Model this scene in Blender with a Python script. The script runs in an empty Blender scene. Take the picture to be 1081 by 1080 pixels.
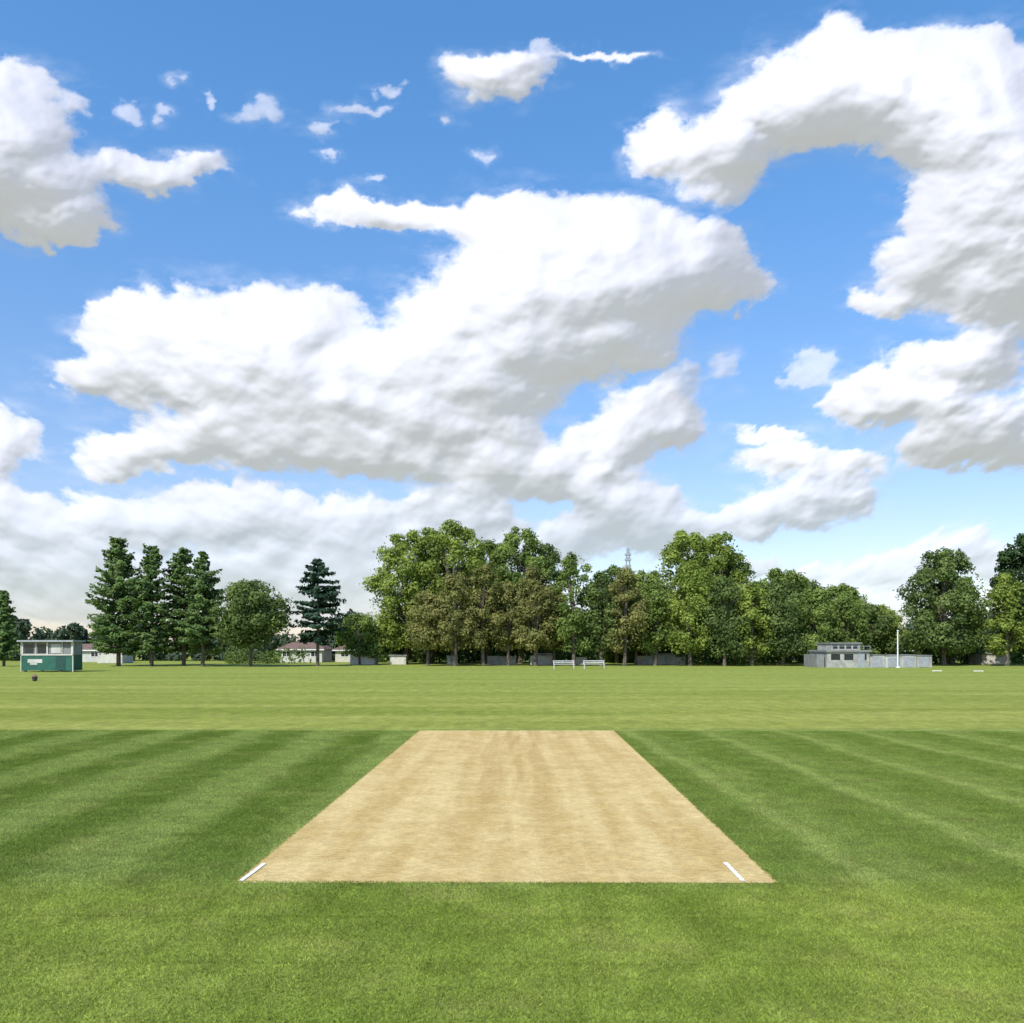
import bpy, math, numpy as np
from mathutils import Vector
rng = np.random.default_rng(7)
S = bpy.context.scene
S.view_settings.view_transform='Standard'; S.view_settings.look='None'; S.view_settings.exposure=0

# ------------------------------------------------------------------ helpers
def link(o): S.collection.objects.link(o); return o
class MB:
    """accumulates quads / tris with material index and tint"""
    def __init__(s): s.v=[];s.f=[];s.m=[];s.t=[];s.n=0
    def add(s,v,f,mat=0,tint=0.5):
        v=np.asarray(v,np.float32).reshape(-1,3); f=np.asarray(f,np.int64).reshape(-1,4)
        s.v.append(v); s.f.append(f+s.n); s.n+=len(v)
        s.m.append(np.full(len(f),mat,np.int32))
        s.t.append(np.broadcast_to(np.asarray(tint,np.float32),(len(f),)).copy())
    def box(s,x0,x1,y0,y1,z0,z1,mat=0,tint=0.5):
        v=[(x0,y0,z0),(x1,y0,z0),(x1,y1,z0),(x0,y1,z0),(x0,y0,z1),(x1,y0,z1),(x1,y1,z1),(x0,y1,z1)]
        f=[(0,3,2,1),(4,5,6,7),(0,1,5,4),(1,2,6,5),(2,3,7,6),(3,0,4,7)]
        s.add(v,f,mat,tint)
    def tube(s,pts,rad,seg=7,mat=0,tint=0.5):
        pts=np.asarray(pts,float); k=len(pts); vs=[]
        for i in range(k):
            d=pts[min(i+1,k-1)]-pts[max(i-1,0)]; d/=np.linalg.norm(d)+1e-9
            a=np.cross(d,[0.3,1,0.1] if abs(d[1])<.9 else [1,0,0]); a/=np.linalg.norm(a); b=np.cross(d,a)
            th=np.arange(seg)*2*np.pi/seg
            vs.append(pts[i]+rad[i]*(np.cos(th)[:,None]*a+np.sin(th)[:,None]*b))
        f=[]
        for i in range(k-1):
            for j in range(seg):
                f.append((i*seg+j,i*seg+(j+1)%seg,(i+1)*seg+(j+1)%seg,(i+1)*seg+j))
        s.add(np.concatenate(vs),f,mat,tint)
    def leaves(s,c,nrm,size,mat,tint):
        n=len(c)
        r=rng.normal(size=(n,3)); a=np.cross(nrm,r); a/=np.linalg.norm(a,axis=1)[:,None]+1e-9
        b=np.cross(nrm,a); b/=np.linalg.norm(b,axis=1)[:,None]+1e-9
        a=a*size[:,None]; b=b*size[:,None]*0.6
        v=np.stack([c-a,c-b,c+a,c+b],1).reshape(-1,3)
        f=np.arange(4*n).reshape(n,4); s.add(v,f,mat,tint)
    def build(s,name,mats,loc=(0,0,0),smooth=False,do_link=True):
        v=np.concatenate(s.v); f=np.concatenate(s.f); m=np.concatenate(s.m); t=np.concatenate(s.t)
        me=bpy.data.meshes.new(name)
        me.vertices.add(len(v)); me.vertices.foreach_set('co',v.astype(np.float32).ravel())
        me.loops.add(len(f)*4); me.loops.foreach_set('vertex_index',f.astype(np.int32).ravel())
        me.polygons.add(len(f)); me.polygons.foreach_set('loop_start',np.arange(0,len(f)*4,4,dtype=np.int32))
        me.polygons.foreach_set('loop_total',np.full(len(f),4,np.int32))
        for mt in mats: me.materials.append(mt)
        me.polygons.foreach_set('material_index',m)
        me.update(calc_edges=True)
        at=me.attributes.new('tint','FLOAT','FACE'); at.data.foreach_set('value',t)
        me.polygons.foreach_set('use_smooth',np.full(len(f),smooth))
        o=bpy.data.objects.new(name,me); o.location=loc
        if do_link: link(o)
        return o

class NT:
    def __init__(s,tree): s.t=tree; s.n=tree.nodes; s.l=tree.links
    def new(s,ty,**k):
        n=s.n.new(ty)
        for a,b in k.items(): setattr(n,a,b)
        return n
    def set(s,sock,val):
        if isinstance(val,bpy.types.NodeSocket): s.l.new(val,sock)
        elif val is not None: sock.default_value=val
    def math(s,op,a,b=None,c=None,clamp=False):
        n=s.new('ShaderNodeMath',operation=op,use_clamp=clamp)
        s.set(n.inputs[0],a)
        if b is not None: s.set(n.inputs[1],b)
        if c is not None: s.set(n.inputs[2],c)
        return n.outputs[0]
    def vmath(s,op,a,b=None,c=None):
        n=s.new('ShaderNodeVectorMath',operation=op); s.set(n.inputs[0],a)
        if b is not None: s.set(n.inputs[1],b)
        if c is not None: s.set(n.inputs[2],c)
        return n.outputs[0]
    def scale(s,a,k):
        n=s.new('ShaderNodeVectorMath',operation='SCALE'); s.set(n.inputs[0],a); s.set(n.inputs['Scale'],k); return n.outputs[0]
    def noise(s,vec,scale,detail=3,rough=.55):
        n=s.new('ShaderNodeTexNoise'); s.set(n.inputs['Vector'],vec)
        n.inputs['Scale'].default_value=scale; n.inputs['Detail'].default_value=detail; n.inputs['Roughness'].default_value=rough
        return n.outputs['Fac']
    def mix(s,f,a,b,mode='MIX'):
        n=s.new('ShaderNodeMix',data_type='RGBA',blend_type=mode)
        s.set(n.inputs[0],f); s.set(n.inputs[6],a); s.set(n.inputs[7],b); return n.outputs[2]
    def ramp(s,f,lo,hi,a=0.,b=1.,kind='SMOOTHSTEP'):
        n=s.new('ShaderNodeMapRange',interpolation_type=kind)
        s.set(n.inputs[0],f)
        for i,v in enumerate((lo,hi,a,b)): s.set(n.inputs[1+i],v)
        return n.outputs[0]
def c4(r,g,b): return (r,g,b,1)
def newmat(name):
    m=bpy.data.materials.new(name); m.use_nodes=True; t=NT(m.node_tree)
    b=m.node_tree.nodes['Principled BSDF']; return m,t,b
def simple(name,col,rough=.8,var=.15,scale=3,metal=0):
    m,t,b=newmat(name); g=t.new('ShaderNodeNewGeometry')
    f=t.noise(g.outputs['Position'],scale,5,.6)
    k=t.ramp(f,.3,.7,1-var,1+var)
    cc=t.new('ShaderNodeRGB'); cc.outputs[0].default_value=c4(*col)
    t.set(b.inputs['Base Color'],t.scale(cc.outputs[0],k))
    b.inputs['Roughness'].default_value=rough; b.inputs['Metallic'].default_value=metal
    return m

# ------------------------------------------------------------------ camera
H=2.2
cam=bpy.data.cameras.new('camera'); co=link(bpy.data.objects.new('camera',cam))
co.location=(0,0,H); co.rotation_euler=(math.radians(90),0,0)
cam.lens=30; cam.sensor_width=36; cam.shift_y=0.1306; cam.clip_end=20000; cam.clip_start=.1
S.camera=co

# ------------------------------------------------------------------ light
sx,sy,el=-0.52,-0.85,math.radians(46)
az=math.atan2(sx,sy)
sd=Vector((math.sin(az)*math.cos(el),math.cos(az)*math.cos(el),math.sin(el)))
sl=bpy.data.lights.new('sun','SUN'); sl.energy=5; sl.angle=math.radians(.5); sl.color=(1,.96,.90)
so=link(bpy.data.objects.new('sun',sl)); so.rotation_euler=sd.to_track_quat('Z','Y').to_euler(); so.location=(-30,-30,50)
w=bpy.data.worlds.new('World'); S.world=w; w.use_nodes=True
wt=NT(w.node_tree); bg=w.node_tree.nodes['Background']
sk=wt.new('ShaderNodeTexSky',sky_type='NISHITA'); sk.sun_disc=False; sk.sun_elevation=el; sk.sun_rotation=az
sk.altitude=0; sk.air_density=1.0; sk.dust_density=.5; sk.ozone_density=1.5
tc=wt.new('ShaderNodeTexCoord'); sp=wt.new('ShaderNodeSeparateXYZ'); wt.set(sp.inputs[0],tc.outputs['Generated'])
zf=wt.ramp(sp.outputs[2],0.0,.62)
grade=wt.mix(zf,c4(1.08,1.0,1.10),c4(.80,1.38,1.74))
wt.set(bg.inputs['Color'],wt.mix(1,sk.outputs[0],grade,'MULTIPLY')); bg.inputs['Strength'].default_value=.145

# ------------------------------------------------------------------ pitch frame
PA=math.radians(-0.73); PX0=-0.158      # centre line: x = PX0 + y*tan(.73deg)
PHW=2.515; PY0,PY1=7.89,22.0
TAN=math.tan(math.radians(.73))

def turf_group():
    g=bpy.data.node_groups.new('turf_colour','ShaderNodeTree')
    g.interface.new_socket('Color',in_out='OUTPUT',socket_type='NodeSocketColor')
    t=NT(g); out=t.new('NodeGroupOutput'); geo=t.new('ShaderNodeNewGeometry'); P=geo.outputs['Position']
    sep=t.new('ShaderNodeSeparateXYZ'); t.set(sep.inputs[0],P); X,Y=sep.outputs[0],sep.outputs[1]
    flat=t.vmath('MULTIPLY',P,(1,1,0))
    big=t.noise(flat,.45,4,.6); med=t.noise(flat,2.2,4,.6)
    streak=t.noise(t.vmath('MULTIPLY',P,(.035,.30,0)),1,6,.65)
    wob=t.math('MULTIPLY',t.math('SUBTRACT',t.noise(flat,1.6,4,.65),.5),.34)
    wob2=t.math('MULTIPLY',t.math('SUBTRACT',t.noise(flat,.25,2,.5),.5),.8)
    u=t.math('ADD',t.math('ADD',X,t.math('MULTIPLY',Y,.035)),wob)
    u=t.math('ADD',u,wob2)
    ph=t.math('SINE',t.math('MULTIPLY',t.math('ADD',u,.45),2*math.pi/1.95))
    st=t.ramp(ph,-.8,.8)
    st=t.mix(t.ramp(big,.35,.65,.05,.55),st,c4(.5,.5,.5))
    right=t.ramp(X,1,3)
    st=t.mix(t.math('MULTIPLY',right,.55),st,c4(.3,.3,.3))
    seam=t.ramp(t.math('COSINE',t.math('MULTIPLY',t.math('ADD',u,.2),2*math.pi/1.95)),.78,1.0)
    dark=c4(.135,.185,.031); light=c4(.25,.295,.08)
    scol=t.mix(st,dark,light)
    scol=t.mix(t.math('MULTIPLY',t.math('MULTIPLY',seam,right),.5),scol,c4(.30,.33,.10))
    yy=t.math('ADD',Y,t.math('MULTIPLY',wob,.7))
    insq=t.math('MULTIPLY',t.ramp(yy,7.4,8.25),t.ramp(yy,22.9,21.2))
    near=t.mix(t.ramp(big,.3,.7),c4(.172,.222,.034),c4(.262,.30,.06))
    far=t.mix(t.ramp(streak,.35,.65),c4(.205,.235,.033),c4(.31,.315,.064))
    isfar=t.ramp(yy,21.2,22.9)
    fade=t.ramp(Y,22,75)
    far=t.mix(t.math('MULTIPLY',fade,.5),far,c4(.245,.295,.055))
    base=t.mix(isfar,near,far)
    col=t.mix(insq,base,scol)
    worn=t.math('MULTIPLY',t.ramp(t.noise(flat,.9,5,.7),.50,.75),.38)
    col=t.mix(worn,col,c4(.33,.30,.10))
    k=t.ramp(med,.3,.7,.86,1.12)
    t.set(out.inputs[0],t.scale(col,k))
    return g
TG=turf_group()

def turf_ground():
    m,t,b=newmat('turf_ground')
    g=t.new('ShaderNodeGroup'); g.node_tree=TG
    geo=t.new('ShaderNodeNewGeometry'); P=geo.outputs['Position']
    n1=t.noise(P,38,4,.7); n2=t.noise(P,7,5,.75); n3=t.noise(t.vmath('MULTIPLY',P,(1,.35,1)),2.2,5,.7)
    k=t.math('MULTIPLY',t.ramp(n1,.3,.7,.75,1.2),t.math('MULTIPLY',t.ramp(n2,.3,.7,.80,1.14),t.ramp(n3,.3,.7,.86,1.1)))
    t.set(b.inputs['Base Color'],t.scale(g.outputs[0],k)); b.inputs['Roughness'].default_value=1; b.inputs['Specular IOR Level'].default_value=.1
    bp=t.new('ShaderNodeBump'); bp.inputs['Strength'].default_value=.5; bp.inputs['Distance'].default_value=.02
    t.set(bp.inputs['Height'],n1); t.set(b.inputs['Normal'],bp.outputs[0]); return m
def turf_blade():
    m,t,b=newmat('grass_blade'); nt=m.node_tree; nt.nodes.remove(b); out=nt.nodes['Material Output']
    g=t.new('ShaderNodeGroup'); g.node_tree=TG
    a=t.new('ShaderNodeAttribute',attribute_name='tint')
    k=t.ramp(a.outputs['Fac'],0,1,.98,2.1)
    cc=t.scale(g.outputs[0],k)
    d=t.new('ShaderNodeBsdfDiffuse'); tr=t.new('ShaderNodeBsdfTranslucent')
    t.set(d.inputs[0],cc); t.set(tr.inputs[0],cc)
    mx=t.new('ShaderNodeMixShader'); mx.inputs[0].default_value=.4
    t.l.new(d.outputs[0],mx.inputs[1]); t.l.new(tr.outputs[0],mx.inputs[2]); t.l.new(mx.outputs[0],out.inputs[0]); return m
M_ground=turf_ground(); M_blade=turf_blade()

def pitch_group(name,blade=False):
    m,t,b=newmat(name)
    geo=t.new('ShaderNodeNewGeometry'); P=geo.outputs['Position']
    sep=t.new('ShaderNodeSeparateXYZ'); t.set(sep.inputs[0],P); X,Y=sep.outputs[0],sep.outputs[1]
    u=t.math('SUBTRACT',t.math('SUBTRACT',X,PX0),t.math('MULTIPLY',Y,TAN))
    cmb=t.new('ShaderNodeCombineXYZ'); t.set(cmb.inputs[0],u); t.set(cmb.inputs[1],t.math('MULTIPLY',Y,.06))
    s1=t.noise(cmb.outputs[0],2.2,2,.5); s2=t.noise(cmb.outputs[0],3.2,2,.5)
    flat=t.vmath('MULTIPLY',P,(1,1,0)); n=t.noise(flat,1.6,6,.7); fine=t.noise(flat,55,4,.75); fx=t.noise(t.vmath('MULTIPLY',P,(1,1.8,0)),11,6,.8)
    patchy=t.noise(flat,4.5,5,.7)
    s1=t.math('ADD',t.math('MULTIPLY',s1,.5),t.math('MULTIPLY',n,.5))
    col=t.mix(t.ramp(s1,.38,.62,0,1),c4(.53,.36,.135),c4(.66,.485,.215))
    centre=t.math('MULTIPLY',t.ramp(t.math('ABSOLUTE',u),1.5,.3),t.ramp(Y,8,17,.2,1))
    col=t.mix(t.math('MULTIPLY',centre,t.ramp(s2,.44,.6,.0,.5)),col,c4(.43,.27,.09))
    k=t.math('MULTIPLY',t.math('MULTIPLY',t.ramp(fine,.3,.7,.80,1.15),t.ramp(fx,.3,.7,.74,1.16)),t.ramp(patchy,.35,.65,.9,1.06))
    if blade:
        a=t.new('ShaderNodeAttribute',attribute_name='tint'); k=t.ramp(a.outputs['Fac'],0,1,.82,1.35)
    t.set(b.inputs['Base Color'],t.scale(col,k)); b.inputs['Roughness'].default_value=1; b.inputs['Specular IOR Level'].default_value=.1
    if not blade:
        bp=t.new('ShaderNodeBump'); bp.inputs['Strength'].default_value=.4; bp.inputs['Distance'].default_value=.01
        t.set(bp.inputs['Height'],fine); t.set(b.inputs['Normal'],bp.outputs[0])
    return m
M_pitch=pitch_group('dry_clay_turf'); M_straw=pitch_group('straw_stubble',True)

mb=MB()
mb.add([(-7000,-200,0),(7000,-200,0),(7000,9000,0),(-7000,9000,0)],[(0,1,2,3)])
mb.build('ground',[M_ground])
mb=MB(); ny=200
yl=np.linspace(PY0,PY1,ny); cl=PX0+yl*TAN
L=np.stack([cl-PHW+rng.normal(0,.010,ny),yl,np.full(ny,.004)],1); R=np.stack([cl+PHW+rng.normal(0,.010,ny),yl,np.full(ny,.004)],1)
mb.add(np.concatenate([L,R]),[(i,ny+i,ny+i+1,i+1) for i in range(ny-1)])
mb.build('cricket_pitch',[M_pitch])
M_white=simple('white_line_paint',(.8,.8,.78),.7,.12,30)
for (x0,x1,ya,yb) in ((-2.52,-2.485,7.93,8.57),(2.125,2.175,7.93,8.6)):
    mb=MB(); k=30; yy=np.linspace(ya,yb,k); cx=np.linspace(x0,x1,k) if x0<0 else np.full(k,.5*(x0+x1))
    l=np.stack([cx-.021+rng.normal(0,.003,k),yy,np.full(k,.012)],1); r=np.stack([cx+.021+rng.normal(0,.003,k),yy,np.full(k,.012)],1)
    mb.add(np.concatenate([l,r]),[(i,k+i,k+i+1,i+1) for i in range(k-1)])
    mb.build('crease_line',[M_white])

def patch(name,n,hmin,hmax,wd,mat,lean,seed):
    r=np.random.default_rng(seed)
    c=np.zeros((n,3)); c[:,:2]=r.uniform(-.52,.52,(n,2))
    th=r.uniform(0,2*np.pi,n); h=r.uniform(hmin,hmax,n); ln=r.uniform(0,lean,n)*h; ph=r.uniform(0,2*np.pi,n)
    a=np.stack([np.cos(th),np.sin(th),0*th],1)*wd*.5
    top=c+np.stack([np.cos(ph)*ln,np.sin(ph)*ln,h],1)
    mid=c+np.stack([np.cos(ph)*ln*.35,np.sin(ph)*ln*.35,h*.6],1)
    v=np.stack([c-a,c+a,mid+a*.8,top],1).reshape(-1,3)
    mbx=MB(); mbx.add(v,np.arange(4*n).reshape(n,4),0,r.uniform(0,1,n)**1.5)
    return mbx.build(name,[mat])
def instancer(name,pts,child):
    m=MB(); vs=[];fs=[]
    for i,(x,y) in enumerate(pts):
        a=rng.integers(0,4)*math.pi/2+PA
        for k in range(4):
            b=a+math.pi/4+k*math.pi/2; vs.append((x+.5*math.cos(b),y+.5*math.sin(b),0))
        fs.append((4*i,4*i+1,4*i+2,4*i+3))
    m.add(vs,fs); o=m.build(name,[]); o.instance_type='FACES'; o.show_instancer_for_render=False; o.show_instancer_for_viewport=False
    child.parent=o
    return o
ptsA=[]
ca,sa=math.cos(PA),math.sin(PA)
def tow(u,y): return (PX0+u*ca - y*sa, u*sa+y*ca)
for r_ in range(-4,14):
    yc=PY0+.5+r_
    for k in range(-19,20):
        if 0<=r_<14: 
            if k==0: continue
            u=(PHW+abs(k)-.5)*np.sign(k)
        else: u=k*1.0
        x,y=tow(u,yc)
        if y<3.2 or abs(x)>y*.68+2.2: continue
        ptsA.append((x,y))
idx=rng.integers(0,2,len(ptsA))
for q in range(2):
    ch=patch('grass_patch',11000,.008,.024,.0042,M_blade,1.4,20+q)
    instancer('grass_lawn' ,[p for p,i in zip(ptsA,idx) if i==q],ch)
ptsB=[tow(u,PY0+.52+r_*.995) for r_ in range(14) for u in (-2,-1,0,1,2)]
ch=patch('stubble_patch',6000,.002,.008,.005,M_straw,2.8,33)
instancer('dry_stubble',ptsB,ch)

# ------------------------------------------------------------------ foliage
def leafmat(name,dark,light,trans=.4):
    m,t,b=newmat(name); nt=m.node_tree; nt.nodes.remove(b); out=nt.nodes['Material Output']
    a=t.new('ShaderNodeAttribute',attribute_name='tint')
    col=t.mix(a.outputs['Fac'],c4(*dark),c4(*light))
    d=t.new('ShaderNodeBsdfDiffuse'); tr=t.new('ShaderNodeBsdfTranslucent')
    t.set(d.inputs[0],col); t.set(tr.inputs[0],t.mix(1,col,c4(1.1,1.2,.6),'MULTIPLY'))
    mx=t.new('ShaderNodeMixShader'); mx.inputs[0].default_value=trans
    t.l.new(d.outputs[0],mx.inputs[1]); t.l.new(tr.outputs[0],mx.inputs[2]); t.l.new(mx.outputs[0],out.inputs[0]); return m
L_green=leafmat('leaf_green',(.10,.15,.038),(.29,.36,.10))
L_lime=leafmat('leaf_lime',(.14,.19,.038),(.36,.42,.10))
L_olive=leafmat('leaf_olive',(.14,.145,.05),(.34,.32,.115))
L_mid=leafmat('leaf_mid',(.08,.12,.04),(.22,.28,.09))
L_dark=leafmat('leaf_dark',(.02,.04,.016),(.06,.10,.035),.2)
L_dist=leafmat('leaf_distant_hazed',(.055,.08,.055),(.12,.16,.09),.2)  # distance haze put into the leaf colour: paler and bluer
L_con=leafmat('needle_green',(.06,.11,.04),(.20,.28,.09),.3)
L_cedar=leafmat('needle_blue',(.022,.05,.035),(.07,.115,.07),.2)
M_bark=simple('bark',(.12,.095,.07),.95,.35,4)

def broadleaf(name,x,y,h,wd,base,leaf,shape='round',nl=46,dens=230,ls=.2,lobe=1.0):
    mb=MB(); cb=base; ch=h-cb
    bend=rng.normal(0,.25,2); top=np.array([bend[0],bend[1],cb+ch*.72])
    tr=[(0,0,-.1),(bend[0]*.2,bend[1]*.2,cb*.6),(bend[0]*.5,bend[1]*.5,cb+ch*.25),tuple(top)]
    r0=.013*h+.05
    mb.tube(tr,[r0*1.3,r0,r0*.7,r0*.2],8,1)
    ph=rng.uniform(0,6.28,4)
    def prof(t):
        if shape=='round': return math.sin(math.pi*(t*.84+.12))**.55
        if shape=='tall': return math.sin(math.pi*min(1,(t*.80+.16)))**.55*(1-.12*t)
        return max(.2,(1-t)**.6)*min(1,.6+t*2.5)
    for i in range(nl):
        t=((i+rng.uniform(0,1))/nl)
        pr=prof(t)
        th=rng.uniform(0,2*np.pi); pr*=1+.14*math.sin(2*th+ph[0]+3*t)+.10*math.sin(3*th+ph[1]-5*t)
        lr=min(wd*.5*rng.uniform(.20,.36)*lobe*(1.05-.3*t),1.5)
        rr=max(0,(wd*.5*pr-lr*.7))*math.sqrt(rng.uniform(.15,1))
        z=cb+lr*.6+t*(ch-lr*1.45)
        c=np.array([rr*math.cos(th),rr*math.sin(th),z])
        if rng.uniform()<.4:
            a=rng.uniform(.2,.7); p0=np.array([bend[0]*a,bend[1]*a,cb*.8+(z-cb*.8)*rng.uniform(.25,.65)])
            mid=(p0+c)/2+[0,0,.15]; mb.tube([p0,mid,c],[r0*.32,r0*.2,.02],5,1)
        n=int(dens*(lr/1.0)**1.6)+30
        d=rng.normal(size=(n,3)); d[:,2]+=.3; d/=np.linalg.norm(d,axis=1)[:,None]
        R=lr*rng.uniform(.35,1.15,n)**.5*(1+.22*np.sin(5*d[:,0]+ph[2]+i)*np.sin(4*d[:,1]+i)+.12*np.sin(9*d[:,2]+i))
        p=c+d*R[:,None]*[1,1,.82]
        nr=d+rng.normal(size=(n,3))*.4+[0,0,.25]; nr/=np.linalg.norm(nr,axis=1)[:,None]
        lt=rng.uniform(.05,.9)
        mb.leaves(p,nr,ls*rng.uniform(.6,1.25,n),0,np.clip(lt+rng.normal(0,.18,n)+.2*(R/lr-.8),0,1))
    n=int(nl*8); th=rng.uniform(0,6.28,n); t=rng.uniform(.02,.97,n)
    pr=np.array([prof(q) for q in t])
    p=np.stack([np.cos(th)*pr*wd*.44,np.sin(th)*pr*wd*.44,cb+t*ch*.97],1)+rng.normal(0,.15,(n,3))
    mb.leaves(p,rng.normal(size=(n,3)),ls*rng.uniform(.5,1,n),0,rng.uniform(.3,.8,n))
    return mb.build(name,[leaf,M_bark],(x,y,0))

def conifer(name,x,y,h,wd,base,leaf,up=.15,step=.36,exp=.75,gap=.0,ls=.17,nb=8):
    mb=MB(); mb.tube([(0,0,-.1),(.05,0,h*.5),(0,0,h*.985)],[.013*h+.05,.009*h+.03,.015],8,1)
    z=base; sec=rng.uniform(.66,1.2,40)
    while z<h*.985:
        t=(z-base)/(h-base)
        for b in range(nb):
            th=rng.uniform(0,6.28)
            L=wd*.5*((1-t)**exp)*rng.uniform(.5,1.15)*min(1,.7+t*2.5)*sec[int(z/1.1)%40]+.12
            if rng.uniform()<gap: continue
            sl=up+rng.normal(0,.12)-(.15*(1-t))
            d=np.array([math.cos(th),math.sin(th),0])
            k=max(3,int(L/.35)); s=np.linspace(0,1,k+1)
            pts=np.array([0,0,z])+d*(s*L)[:,None]+np.array([0,0,1])*(L*(sl*s+ (.16*s*s)-.10*s))[:,None]
            if b%2==0: mb.tube([pts[0],pts[len(pts)//2],pts[-1]],[.035+.01*L,.025,.01],4,1)
            n=int(30*L)+12; q=rng.uniform(.12,1,n)**.8; ii=np.minimum((q*k).astype(int),k-1); fr=q*k-ii
            p=pts[ii]*(1-fr[:,None])+pts[ii+1]*fr[:,None]
            side=np.array([-d[1],d[0],0]); wsp=.32*L*(1-q*.75)*rng.normal(0,.6,n)
            p=p+side*wsp[:,None]+np.stack([rng.normal(0,.05,n),rng.normal(0,.05,n),-np.abs(rng.normal(0,.15,n))],1)
            nr=rng.normal(size=(n,3))*.5+[0,0,.8]+d*.7; nr/=np.linalg.norm(nr,axis=1)[:,None]
            lt=rng.uniform(.2,.75)
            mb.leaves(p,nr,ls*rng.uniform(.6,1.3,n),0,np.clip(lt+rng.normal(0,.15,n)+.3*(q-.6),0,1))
        z+=step*rng.uniform(.7,1.3)*(1-.35*t)
    return mb.build(name,[leaf,M_bark],(x,y,0))

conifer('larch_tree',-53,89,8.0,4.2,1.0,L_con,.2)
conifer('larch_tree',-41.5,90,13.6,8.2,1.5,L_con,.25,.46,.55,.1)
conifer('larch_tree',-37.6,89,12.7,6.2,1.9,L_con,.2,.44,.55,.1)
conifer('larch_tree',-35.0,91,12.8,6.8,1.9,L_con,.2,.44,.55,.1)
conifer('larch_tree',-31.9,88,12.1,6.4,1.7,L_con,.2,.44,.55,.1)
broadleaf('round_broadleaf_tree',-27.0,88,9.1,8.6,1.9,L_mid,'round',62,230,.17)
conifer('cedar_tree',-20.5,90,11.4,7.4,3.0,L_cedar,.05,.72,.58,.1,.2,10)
broadleaf('broadleaf_tree',-17.3,97,6.0,6.4,.8,L_green,'round',34,200,.17)
broadleaf('broadleaf_tree',-13.6,101,6.0,6.0,.6,L_mid,'round',30,200,.17)
for (x,y,h,wd,lf,sh) in [(-12.2,98,15.6,9.0,L_lime,'round'),(-6.8,99,16.7,10.5,L_lime,'round'),(-9.8,103,16.4,9.0,L_green,'tall'),(-2.9,103,15.0,8.0,L_green,'round'),
     (1.0,101,16.3,9.4,L_green,'round'),(4.2,103,14.5,7.5,L_mid,'tall'),(20.4,99,15.6,9.6,L_lime,'round'),(24.2,101,15.6,9.6,L_lime,'round'),(27.0,104,13.6,7.5,L_mid,'round'),
     (31.8,100,11.3,9.0,L_green,'round'),(35.5,104,10.6,7.5,L_mid,'round'),(39.6,103,9.7,7.5,L_green,'round'),
     (44.5,104,7.2,7.0,L_lime,'round'),(12.8,104,12.0,8.0,L_mid,'round'),(16.4,104,11.4,8.0,L_green,'round')]:
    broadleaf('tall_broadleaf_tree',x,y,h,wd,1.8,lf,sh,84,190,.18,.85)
for (x,y,h,wd,lf,b) in [(-9.0,91,8.2,5.6,L_olive,1.7),(-6.0,90,10.0,5.2,L_olive,1.5),(-3.1,91,11.0,5.4,L_olive,1.7),(-.4,92,9.2,4.8,L_olive,1.6),
     (2.5,91,10.8,5.2,L_olive,1.7),(6.6,91,12.2,5.4,L_green,1.3),(9.6,92,10.2,4.9,L_mid,1.6),(12.0,91,10.6,5.5,L_olive,1.4),
     (15.4,92,9.4,5.6,L_green,1.4),(19.0,91,10.9,6.2,L_lime,1.2),(22.4,90,9.6,6.0,L_mid,.9),(25.6,91,9.0,6.2,L_lime,1.1),
     (28.9,91,9.4,6.2,L_mid,.9),(32.6,92,8.6,6.2,L_green,1.0),(36.8,94,8.0,6.0,L_green,.8),(4.6,94,8.8,4.6,L_olive,1.6),(13.6,94,8.0,4.8,L_mid,1.5)]:
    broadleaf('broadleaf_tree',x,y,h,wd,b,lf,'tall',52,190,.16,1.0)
broadleaf('broadleaf_tree',46.6,92,12.8,9.0,1.2,L_mid,'round',84,210,.18,.85)
broadleaf('broadleaf_tree',50.6,98,11.0,7.5,1.0,L_green,'round',46,200,.18)
broadleaf('broadleaf_tree',52.2,90,10.0,5.6,1.0,L_lime,'tall',46,200,.17)
broadleaf('dark_broadleaf_tree',56.6,92,14.6,9.6,1.0,L_dark,'round',80,240,.2)
broadleaf('broadleaf_tree',42.0,100,7.2,7.0,.6,L_mid,'round',32,200,.18)

def mass(name,x0,x1,y,hfun,leaf,nstep,ls=.35,dens=160):
    mb=MB(); x=x0
    while x<x1:
        hh=hfun(x)*rng.uniform(.8,1.15)
        for z in np.arange(.5,hh,1.1):
            lr=rng.uniform(.9,1.7); c=np.array([x+rng.normal(0,.6),y+rng.normal(0,1.6),min(z,hh-lr*.6)])
            n=dens; d=rng.normal(size=(n,3)); d/=np.linalg.norm(d,axis=1)[:,None]
            R=lr*rng.uniform(.4,1.15,n)**.5
            nr=d+rng.normal(size=(n,3))*.5; nr/=np.linalg.norm(nr,axis=1)[:,None]
            lt=rng.uniform(.1,.8); mb.leaves(c+d*R[:,None],nr,ls*rng.uniform(.6,1.2,n),0,np.clip(lt+rng.normal(0,.15,n),0,1))
        x+=nstep*rng.uniform(.7,1.3)
    return mb.build(name,[leaf])
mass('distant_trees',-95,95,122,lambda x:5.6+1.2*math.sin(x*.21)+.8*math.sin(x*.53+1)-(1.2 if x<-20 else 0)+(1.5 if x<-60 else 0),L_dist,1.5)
mass('distant_trees',-16,42,110,lambda x:4.6+.8*math.sin(x*.4),L_mid,1.6,.28)
mass('hedge',20,31,97,lambda x:2.2+.5*math.sin(x*.9),L_mid,1.3,.2)
mass('hedge',44,66,102,lambda x:3.2+.6*math.sin(x*.7),L_mid,1.4,.25)
mass('hedge',-33,-24,104,lambda x:1.3+.5*math.sin(x*1.1),L_mid,1.2,.2)

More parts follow.
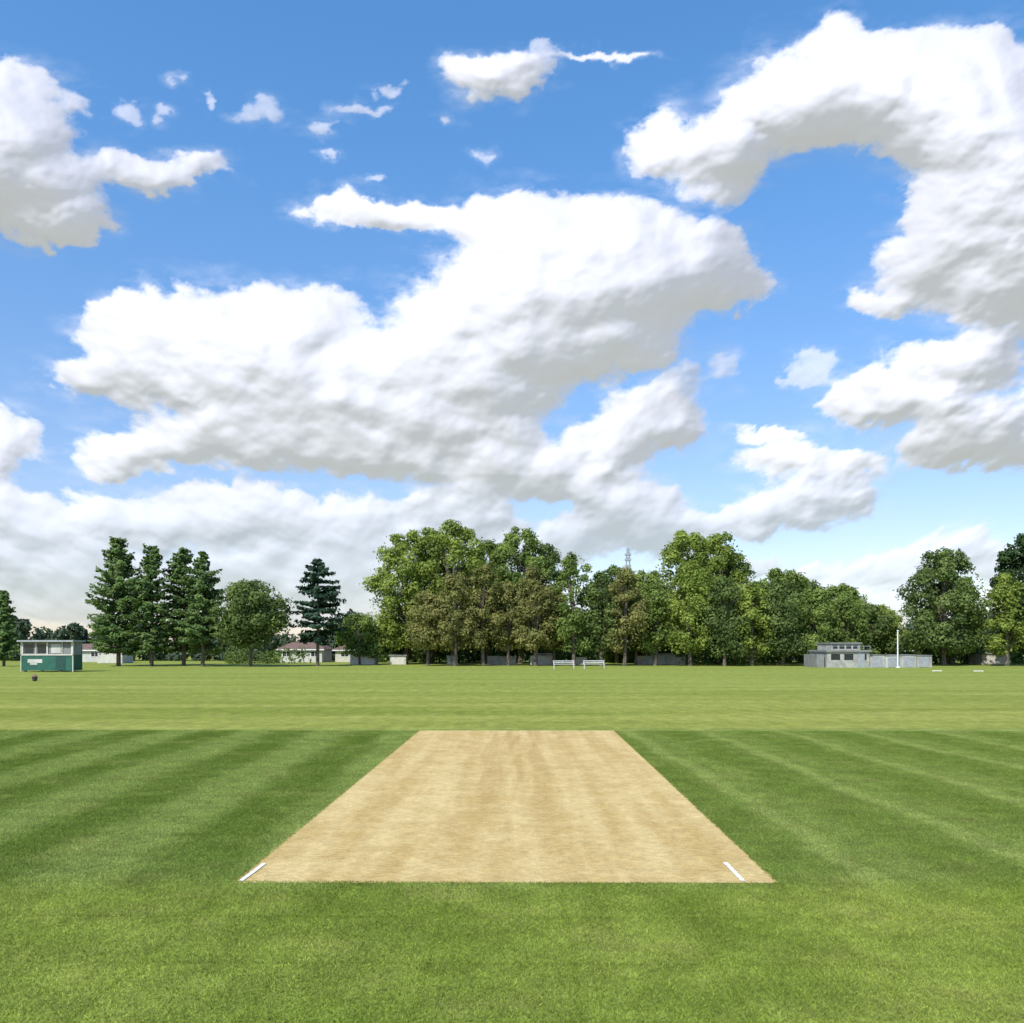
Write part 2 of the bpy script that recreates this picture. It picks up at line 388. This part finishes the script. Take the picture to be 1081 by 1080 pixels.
# ------------------------------------------------------------------ structures
M_wall=simple('render_wall',(.50,.48,.44),.9,.12,1.5)
M_conc=simple('concrete',(.34,.33,.29),.9,.25,1.6)
M_concd=simple('concrete_dark',(.2,.2,.19),.9,.2,1.5)
M_tile=simple('roof_tile',(.17,.10,.075),.9,.25,2)
M_glass=simple('dark_glass',(.02,.025,.03),.15,.2,1)
M_green=simple('green_paint',(.014,.095,.062),.6,.2,2)
M_cream=simple('cream_paint',(.55,.52,.44),.6,.1,2)
M_metal=simple('galvanised',(.35,.36,.37),.5,.15,4,.3)
M_wp=simple('white_paint',(.75,.75,.73),.5,.08,4)
M_wood=simple('dark_wood',(.06,.045,.035),.8,.2,4)
M_bench=simple('weathered_bench_paint',(.5,.5,.47),.7,.2,6)

mb=MB(); W,D,Hh=4.2,1.6,2.6
mb.box(0,W,0,D,.12,1.42,0)
mb.box(0,W,.06,D,1.42,2.48,1)
for xx in (0,.0+W/2-.05,W-.12): mb.box(xx,xx+.12,-.02,.10,1.46,2.48,2)
for xx in (1.15,3.3): mb.box(xx,xx+.06,.0,.07,1.46,2.48,2)
mb.box(-.05,W+.05,-.05,.05,1.36,1.46,2)
mb.box(-.2,W+.2,-.35,D+.2,2.48,2.62,3)
mb.box(-.06,0,-.05,.08,.0,2.48,2); mb.box(W,W+.06,-.05,.08,0,2.48,2)
mb.box(.2,.95,.04,.055,1.55,2.3,4); mb.box(1.3,2.0,.04,.055,1.55,2.3,4); mb.box(2.4,3.2,.04,.055,1.55,2.3,5)
mb.box(.5,1.7,-.012,0,.75,1.05,5,.5); mb.box(.7,1.3,-.02,-.012,.6,.72,2)
mb.box(2.8,3.6,-.02,0,.14,1.3,6)
for xx in (.1,1.5,3,W-.3): mb.box(xx,xx+.2,.1,.3,0,.12,1)
mb.build('scorers_hut',[M_green,M_concd,M_cream,M_metal,M_glass,M_wall,simple('green_door',(.01,.06,.045),.5)],(-40.4,70.3,0))

mb=MB()
mb.box(0,4.2,0,5,0,1.55,0); mb.box(-.15,4.35,-.2,5.1,1.55,1.72,1); mb.box(.7,3.6,.8,4.6,1.72,2.35,0)
mb.box(.6,3.75,.65,4.7,2.35,2.47,1)
for i in range(4): mb.box(.85+i*.68,1.35+i*.68,.785,.80,1.85,2.22,2)
for i in range(3): mb.box(.4+i*1.3,1.3+i*1.3,-.015,0,.75,1.35,2)
mb.box(3.0,3.7,-.03,-.016,0,1.5,3)
for i in range(8): mb.box(-.1+i*.61,-.06+i*.61,-.15,-.11,1.72,2.1,3)
mb.box(-.12,4.3,-.15,-.11,2.1,2.14,3)
mb.box(-.9,-.15,.3,4,0,1.3,1)
mb.build('concrete_pavilion',[M_conc,M_concd,M_glass,M_metal],(31.0,84,0))
mb=MB()
for i in range(4):
    x0=i*1.55; hh=1.2-.04*(i%2)
    mb.box(x0,x0+1.5,.02*(i%2),3,0,hh,0 if i!=1 else 2); mb.box(x0-.01,x0+1.51,-.06,3.05,hh,hh+.07,1)
    mb.box(x0+.25,x0+1.25,-.02,-.001+.02*(i%2),.05,hh-.15,3)
mb.build('storage_shed',[M_conc,M_concd,M_wall,M_metal],(35.3,84.2,0))
mb=MB(); mb.tube([(0,0,0),(0,0,3.6)],[.07,.05],8,0); mb.box(-.08,.08,-.08,.08,3.6,3.68,0); mb.box(-.14,.14,-.14,.14,0,.12,0)
mb.build('white_pole',[M_wp],(37.7,83.4,0))

def house(name,x,y,W,D,hw,hr,wall,roof,nwin):
    e=bpy.data.objects.new(name,None); link(e); e.location=(x,y,0)
    mb=MB(); mb.box(0,W,0,D,0,hw,0); o=mb.build('walls',[wall]); o.parent=e
    mb=MB(); ov=.35
    v=[(-ov,-ov,hw),(W+ov,-ov,hw),(W+ov,D+ov,hw),(-ov,D+ov,hw),(ov+.5,D/2,hr),(W-ov-.5,D/2,hr)]
    mb.add(v,[(0,1,5,4),(2,3,4,5)])
    mb.add([v[3],v[0],(v[0][0],D/2,hw),v[4]],[(0,2,1,3)])
    mb.add([v[1],v[2],(v[1][0],D/2,hw),v[5]],[(0,2,1,3)])
    mb.box(-ov,W+ov,-ov,-ov+.05,hw-.14,hw-.005,1)
    o=mb.build('roof',[roof,M_wp]); o.parent=e
    mb=MB()
    for i in range(nwin):
        cx=(i+.5)*W/nwin; mb.box(cx-.55,cx+.55,-.03,-.003,hw*.42,hw*.85,1); mb.box(cx-.48,cx-.03,-.04,-.031,hw*.46,hw*.81,0); mb.box(cx+.03,cx+.48,-.04,-.031,hw*.46,hw*.81,0)
    o=mb.build('windows',[M_glass,M_wp]); o.parent=e
    return e
house('tiled_roof_house',-30.0,110,5.5,6,1.7,2.6,M_wall,M_tile,3)
house('tiled_roof_house',-23.2,112,5.0,6,1.6,2.5,M_cream,M_tile,2)
house('tiled_roof_house',-58.5,112,5.0,5,1.6,2.4,M_wall,M_tile,2)
house('tiled_roof_house',46.0,106,6.0,5,1.6,2.4,M_wall,M_tile,3)
def shed(x,y,W,D,h,n):
    mb=MB(); mb.box(0,W,0,D,0,h,0); mb.box(-.12,W+.12,-.15,D+.12,h,h+.12,1)
    for i in range(n): cx=(i+.5)*W/n; mb.box(cx-.4*W/n,cx+.4*W/n,-.03,-.002,.03,h*.85,2)
    mb.build('flat_roof_garage',[M_wall,M_concd,M_cream],(x,y,0))
shed(-18.4,97,2.8,2.5,1.2,2); shed(-13.8,96.5,1.8,2.5,1.0,1); shed(-50.5,104,3.0,3,1.4,1); shed(54,98,3.2,3,1.2,2); shed(16.2,97,2.4,2.5,1.1,2); shed(2.6,97,1.9,2.5,1.1,1)
mb=MB(); x=-11
while x<19:
    wdt=rng.uniform(1.2,2.6); hh=.95+rng.uniform(-.12,.1)
    if rng.uniform()<.42: mb.box(x,x+wdt-.12,0,.2,0,hh,int(rng.integers(0,2))); mb.box(x-.02,x+wdt-.14,-.03,.23,hh,hh+.06,1); mb.box(x+wdt-.12,x+wdt,-.04,.24,0,hh+.12,1)
    x+=wdt
mb.build('boundary_wall',[M_wall,M_conc],(0,95.6,0))

def bench(x,y):
    e=bpy.data.objects.new('park_bench',None); link(e); e.location=(x,y,0)
    mb=MB()
    for i in range(3): mb.box(-1,1,-.25+i*.17,-.12+i*.17,.42,.46,0)
    o=mb.build('seat',[M_bench]); o.parent=e
    mb=MB(); mb.box(-1,1,.27,.31,.55,.62,0); mb.box(-1,1,.28,.32,.70,.78,0); o=mb.build('backrest',[M_bench]); o.parent=e
    for i,xx in enumerate((-.95,.87)):
        mb=MB(); mb.box(xx,xx+.07,-.24,-.17,0,.42,0); mb.box(xx,xx+.07,.2,.27,0,.78,0); mb.box(xx,xx+.07,-.17,.2,.34,.415,0)
        o=mb.build('leg_%d'%(i+1),[M_bench]); o.parent=e
bench(4.8,79); bench(7.65,79.5)
mb=MB(); mb.tube([(0,0,0),(0,0,.10),(0,0,.28)],[.10,.14,.16],10,0); mb.tube([(0,0,.28),(0,0,.40)],[.22,.06],10,1)
mb.build('field_marker',[M_wood,M_tile],(-29.2,52.2,0))
for (x,y) in ((35.6,71.5),(38.8,71)):
    mb=MB(); mb.box(-.4,.4,-.05,.05,.03,.09,0); mb.box(-.3,-.26,-.04,.04,0,.03,0); mb.box(.26,.3,-.04,.04,0,.03,0)
    mb.build('boundary_board',[M_wp],(x,y,0))
mb=MB(); hm=25
def leg(z): return 1.1*(1-z/hm)+.25
for a,b in ((1,1),(1,-1),(-1,1),(-1,-1)):
    mb.tube([(a*leg(0),b*leg(0),0),(a*leg(hm),b*leg(hm),hm)],[.07,.05],5,0)
for k in range(14):
    z0=k*hm/14; z1=(k+1)*hm/14
    for (a,b,c,d) in ((1,1,-1,1),(-1,1,-1,-1),(-1,-1,1,-1),(1,-1,1,1)):
        mb.tube([(a*leg(z0),b*leg(z0),z0),(c*leg(z1),d*leg(z1),z1)],[.04,.04],4,0)
        mb.tube([(c*leg(z0),d*leg(z0),z0),(a*leg(z1),b*leg(z1),z1)],[.04,.04],4,0)
for z in (20.5,22,23.2): mb.box(-.7,.7,-.5,.5,z,z+.5,0)
mb.tube([(0,0,hm),(0,0,hm+2)],[.05,.03],5,0)
mb.build('lattice_mast',[M_metal],(27.2,200,0))

# ------------------------------------------------------------------ clouds : relief sheet 3 km away, lit by the sun plus an added glow of its own
rng=np.random.default_rng(7)
prm=rng.permutation(256); prm=np.concatenate([prm,prm]); ga=rng.uniform(0,2*np.pi,256); gx=np.cos(ga).astype(np.float32); gy=np.sin(ga).astype(np.float32)
def pn(x,y,sd=0):
    xi=np.floor(x).astype(np.int32); yi=np.floor(y).astype(np.int32); xf=(x-xi).astype(np.float32); yf=(y-yi).astype(np.float32)
    xi=(xi+sd*37)&255; yi=(yi+sd*91)&255
    u=xf*xf*xf*(xf*(xf*6-15)+10); v=yf*yf*yf*(yf*(yf*6-15)+10)
    def g(a,b,dx,dy):
        h=prm[prm[(xi+a)&255]+((yi+b)&255)]; return gx[h]*dx+gy[h]*dy
    n0=g(0,0,xf,yf)*(1-u)+g(1,0,xf-1,yf)*u; n1=g(0,1,xf,yf-1)*(1-u)+g(1,1,xf-1,yf-1)*u
    return (n0*(1-v)+n1*v)*1.5
def fbm(x,y,o,sd,gain=.5):
    a=1.;s=0;f=1.;tot=0
    for i in range(o):
        s=s+a*pn(x*f,y*f,sd+i); tot+=a; a*=gain; f*=2.03
    return s/tot
def blur(a,sig):
    p=int(sig*3)+1; b=np.pad(a,p,mode='edge'); 
    fy=np.fft.fftfreq(b.shape[0])[:,None]; fx=np.fft.rfftfreq(b.shape[1])[None,:]
    g=np.exp(-2*(np.pi*sig)**2*(fx*fx+fy*fy))
    r=np.fft.irfft2(np.fft.rfft2(b)*g,b.shape); return r[p:-p,p:-p].astype(np.float32)
B=[(25,125,58,44),(5,95,35,22),(40,215,66,38),(10,170,40,40),(150,178,80,19),(75,243,38,14),(210,182,28,12),
(185,83,15,6),(220,102,8,10),(128,124,20,11),(177,119,15,10),(272,127,31,16),(345,132,26,11),(380,114,26,10),(412,98,22,8),(345,163,10,7),
(530,78,50,26),(500,70,25,16),(570,80,28,18),(640,62,45,6),(590,50,20,10),(470,125,16,11),(508,160,15,9),
(345,212,33,15),(390,228,60,14),(450,228,50,18),(395,190,22,8),
(520,225,45,28),(580,240,65,34),(680,262,80,44),(745,278,50,32),(785,292,28,12),(610,310,120,66),(510,330,90,58),(650,340,70,48),(700,300,70,40),
(155,345,58,40),(250,345,80,42),(335,340,52,36),(95,395,45,20),(200,390,120,38),(340,390,120,45),(450,400,110,42),(550,380,75,42),(130,350,40,30),
(330,435,150,16),(470,440,90,20),
(170,470,85,24),(300,465,110,28),(430,480,110,30),(545,475,45,24),(610,500,75,22),(690,440,55,34),(725,408,26,22),(650,465,50,20),(120,490,40,16),(560,510,80,18),
(690,150,36,30),(750,165,50,42),(665,180,16,10),(820,110,62,50),(900,68,70,38),(975,55,75,30),(1055,70,55,45),(1000,120,85,55),(900,120,50,30),(1060,190,80,80),(1000,230,46,60),(990,290,60,40),(930,322,38,18),(1070,310,60,45),(1160,200,90,130),(775,207,18,16),
(765,388,20,15),(862,383,24,17),(840,398,18,10),(905,425,42,28),(970,405,58,36),(1035,385,42,30),(1030,455,56,30),(1080,470,45,25),(825,485,52,20),(900,492,40,18),(985,475,40,20),(815,455,36,9),(1140,420,60,40),
(850,533,74,24),(790,550,38,18),(650,545,48,30),(700,565,50,26),(600,570,40,22),(690,530,33,18),(740,555,34,12),
(50,545,85,24),(60,590,100,30),(180,550,90,26),(300,545,90,24),(390,560,60,30),(130,615,160,24),(320,600,120,30),(240,520,60,14),(480,540,60,24),(530,580,60,30),(430,610,90,30),
(945,600,45,24),(1015,580,42,26),(1065,600,34,20),(870,610,34,18),(780,600,50,16),(0,462,42,28),(5,530,33,16),(-60,500,60,40),(-80,150,80,90),(-120,580,120,50),(1180,580,80,30),
(100,645,140,14),(350,650,140,14),(600,640,140,16),(900,645,160,16)]
st=1.4/900
ug=np.arange(-.95,.95,st,dtype=np.float32); vg=np.arange(.0,.92,st,dtype=np.float32)
U,V=np.meshgrid(ug,vg)
c_=.30
NX=U/(V+c_)*4.2; NY=np.log(V+c_)*4.8
sc=(V+c_)
wx=fbm(NX*2.6,NY*2.6,6,3,.58); wy=fbm(NX*2.6+9,NY*2.6+4,6,11,.58)
PXu=(U*900+540)+wx*sc*900*.052; PYv=(681-V*900)+wy*sc*900*.042
Fs=np.zeros_like(U); Fl=np.zeros_like(U); Pf=np.zeros_like(U); Ps=np.zeros_like(U)
nyg,nxg=U.shape
def win(cx,cy,r):
    i0=int(((cx-r-540)/900+.95)/st); i1=int(((cx+r-540)/900+.95)/st)+1
    j0=int(((681-cy-r)/900)/st); j1=int(((681-cy+r)/900)/st)+1
    return slice(max(j0,0),max(min(j1,nyg),0)),slice(max(i0,0),max(min(i1,nxg),0))
for (cx,cy,rx,ry) in B:
    big=rx>32
    e=((PXu-cx)/rx)**2+((PYv-cy)/ry)**2
    g=np.exp(-1.5*np.minimum(e,12)); Fs+=(1. if big else .60)*g
    if big: Fl+=g
    s_=.35+.65*min(1,max(0,(681-cy)/400))
    for lv,(rmin,rmax,cnt) in enumerate(((18,42,1.8),(7,16,6.0))):
        n=int(cnt*rx*ry/(((rmin+rmax)/2*s_)**2))+1
        for q in range(n):
            a=rng.uniform(0,6.28); d=math.sqrt(rng.uniform(0,1))*1.02
            r=rng.uniform(rmin,rmax)*s_; r=min(r,max(ry,8)*.8)
            px=cx+rx*d*math.cos(a); py=cy+ry*d*math.sin(a)
            w_=win(px,py,r+40)
            if w_[0].stop<=w_[0].start or w_[1].stop<=w_[1].start: continue
            dd=1-(((PXu[w_]-px)/(r*1.15))**2+((PYv[w_]-py)/r)**2)
            T=Ps if lv else Pf
            T[w_]=np.maximum(T[w_],np.maximum(dd,0)*r)
F=np.sqrt(Fs)
n_big=fbm(NX*2.8,NY*3.2,7,21,.6)
fine=fbm(NX*9,NY*11,5,61,.65)
gate=np.clip(F*1.6,0,1)
puff=np.clip(Pf/(40*sc),0,1); puff2=np.clip(Ps/(16*sc),0,1)
dens=np.minimum(F,1.15)-.46+.16*puff+.06*puff2+gate*(.24*n_big+.13*fine)
A=np.clip(dens/.46,0,1); A=1-(1-A)**2.0; A=A*A*(3-2*A)
wisp=np.clip((F-.14)/.4,0,1)*np.clip(fbm(NX*2.5,NY*5,6,51,.65)*1.9+.25,0,1)*.45
A=np.maximum(A,wisp)
lowv=np.clip(V/.20,0,1)
A*=np.clip(.58+Fl*1.6,0,1)*(.55+.45*lowv)  # cover thinned towards the horizon to imitate haze
cl_=np.clip(dens*1.7,0,1)
Hh=sc*900*(.10*(.8*blur(cl_,18)+1.9*blur(cl_,42)))+ .50*blur(Pf,4.0)*cl_ + .46*blur(Ps,2.2)*blur(cl_,3) + sc*900*.016*n_big
Hh=(.55*blur(Hh,1.2)+.45*blur(Hh,5))*(.6+.4*lowv)
pxs=st*900
hz,hx=np.gradient(Hh,pxs)
nx_n=-hx; nz_n=-hz+.10; ny_n=-np.ones_like(hx)
ln=np.sqrt(nx_n**2+ny_n**2+nz_n**2); NRM=np.stack([nx_n/ln,ny_n/ln,nz_n/ln],-1)
k=(1-.25*np.maximum(blur(Hh,4),0)/900)*3000.
v=np.stack([U*k,k,V*k+H],-1).reshape(-1,3)
idg=np.arange(nyg*nxg).reshape(nyg,nxg); kv=A>.004
kf=kv[:-1,:-1]|kv[1:,:-1]|kv[:-1,1:]|kv[1:,1:]
f=np.stack([idg[:-1,:-1][kf],idg[:-1,1:][kf],idg[1:,1:][kf],idg[1:,:-1][kf]],1)
used=np.unique(f); remap=np.zeros(nyg*nxg,np.int64); remap[used]=np.arange(len(used)); f=remap[f]; v=v[used]
m,t,b=newmat('cloud_vapour'); nt=m.node_tree; nt.nodes.remove(b); out=nt.nodes['Material Output']
at=t.new('ShaderNodeAttribute',attribute_name='cover'); an=t.new('ShaderNodeAttribute',attribute_name='soft_normal')
dfu=t.new('ShaderNodeBsdfDiffuse'); dfu.inputs[0].default_value=c4(.375,.36,.375)
t.set(dfu.inputs['Normal'],an.outputs['Vector'])
em=t.new('ShaderNodeEmission'); em.inputs[0].default_value=c4(.90,.93,1.07); em.inputs[1].default_value=.41  # added glow stands in for light scattered inside the clouds
ad=t.new('ShaderNodeAddShader'); t.l.new(dfu.outputs[0],ad.inputs[0]); t.l.new(em.outputs[0],ad.inputs[1])
tp=t.new('ShaderNodeBsdfTransparent'); mx=t.new('ShaderNodeMixShader')
t.l.new(at.outputs['Fac'],mx.inputs[0]); t.l.new(tp.outputs[0],mx.inputs[1]); t.l.new(ad.outputs[0],mx.inputs[2]); t.l.new(mx.outputs[0],out.inputs[0])
m.cycles.emission_sampling='NONE'
mb=MB(); mb.add(v,f); o=mb.build('clouds',[m],smooth=True)
o.data.attributes.new('cover','FLOAT','POINT').data.foreach_set('value',A.ravel()[used].astype(np.float32))
o.data.attributes.new('soft_normal','FLOAT_VECTOR','POINT').data.foreach_set('vector',NRM.reshape(-1,3)[used].astype(np.float32).ravel())
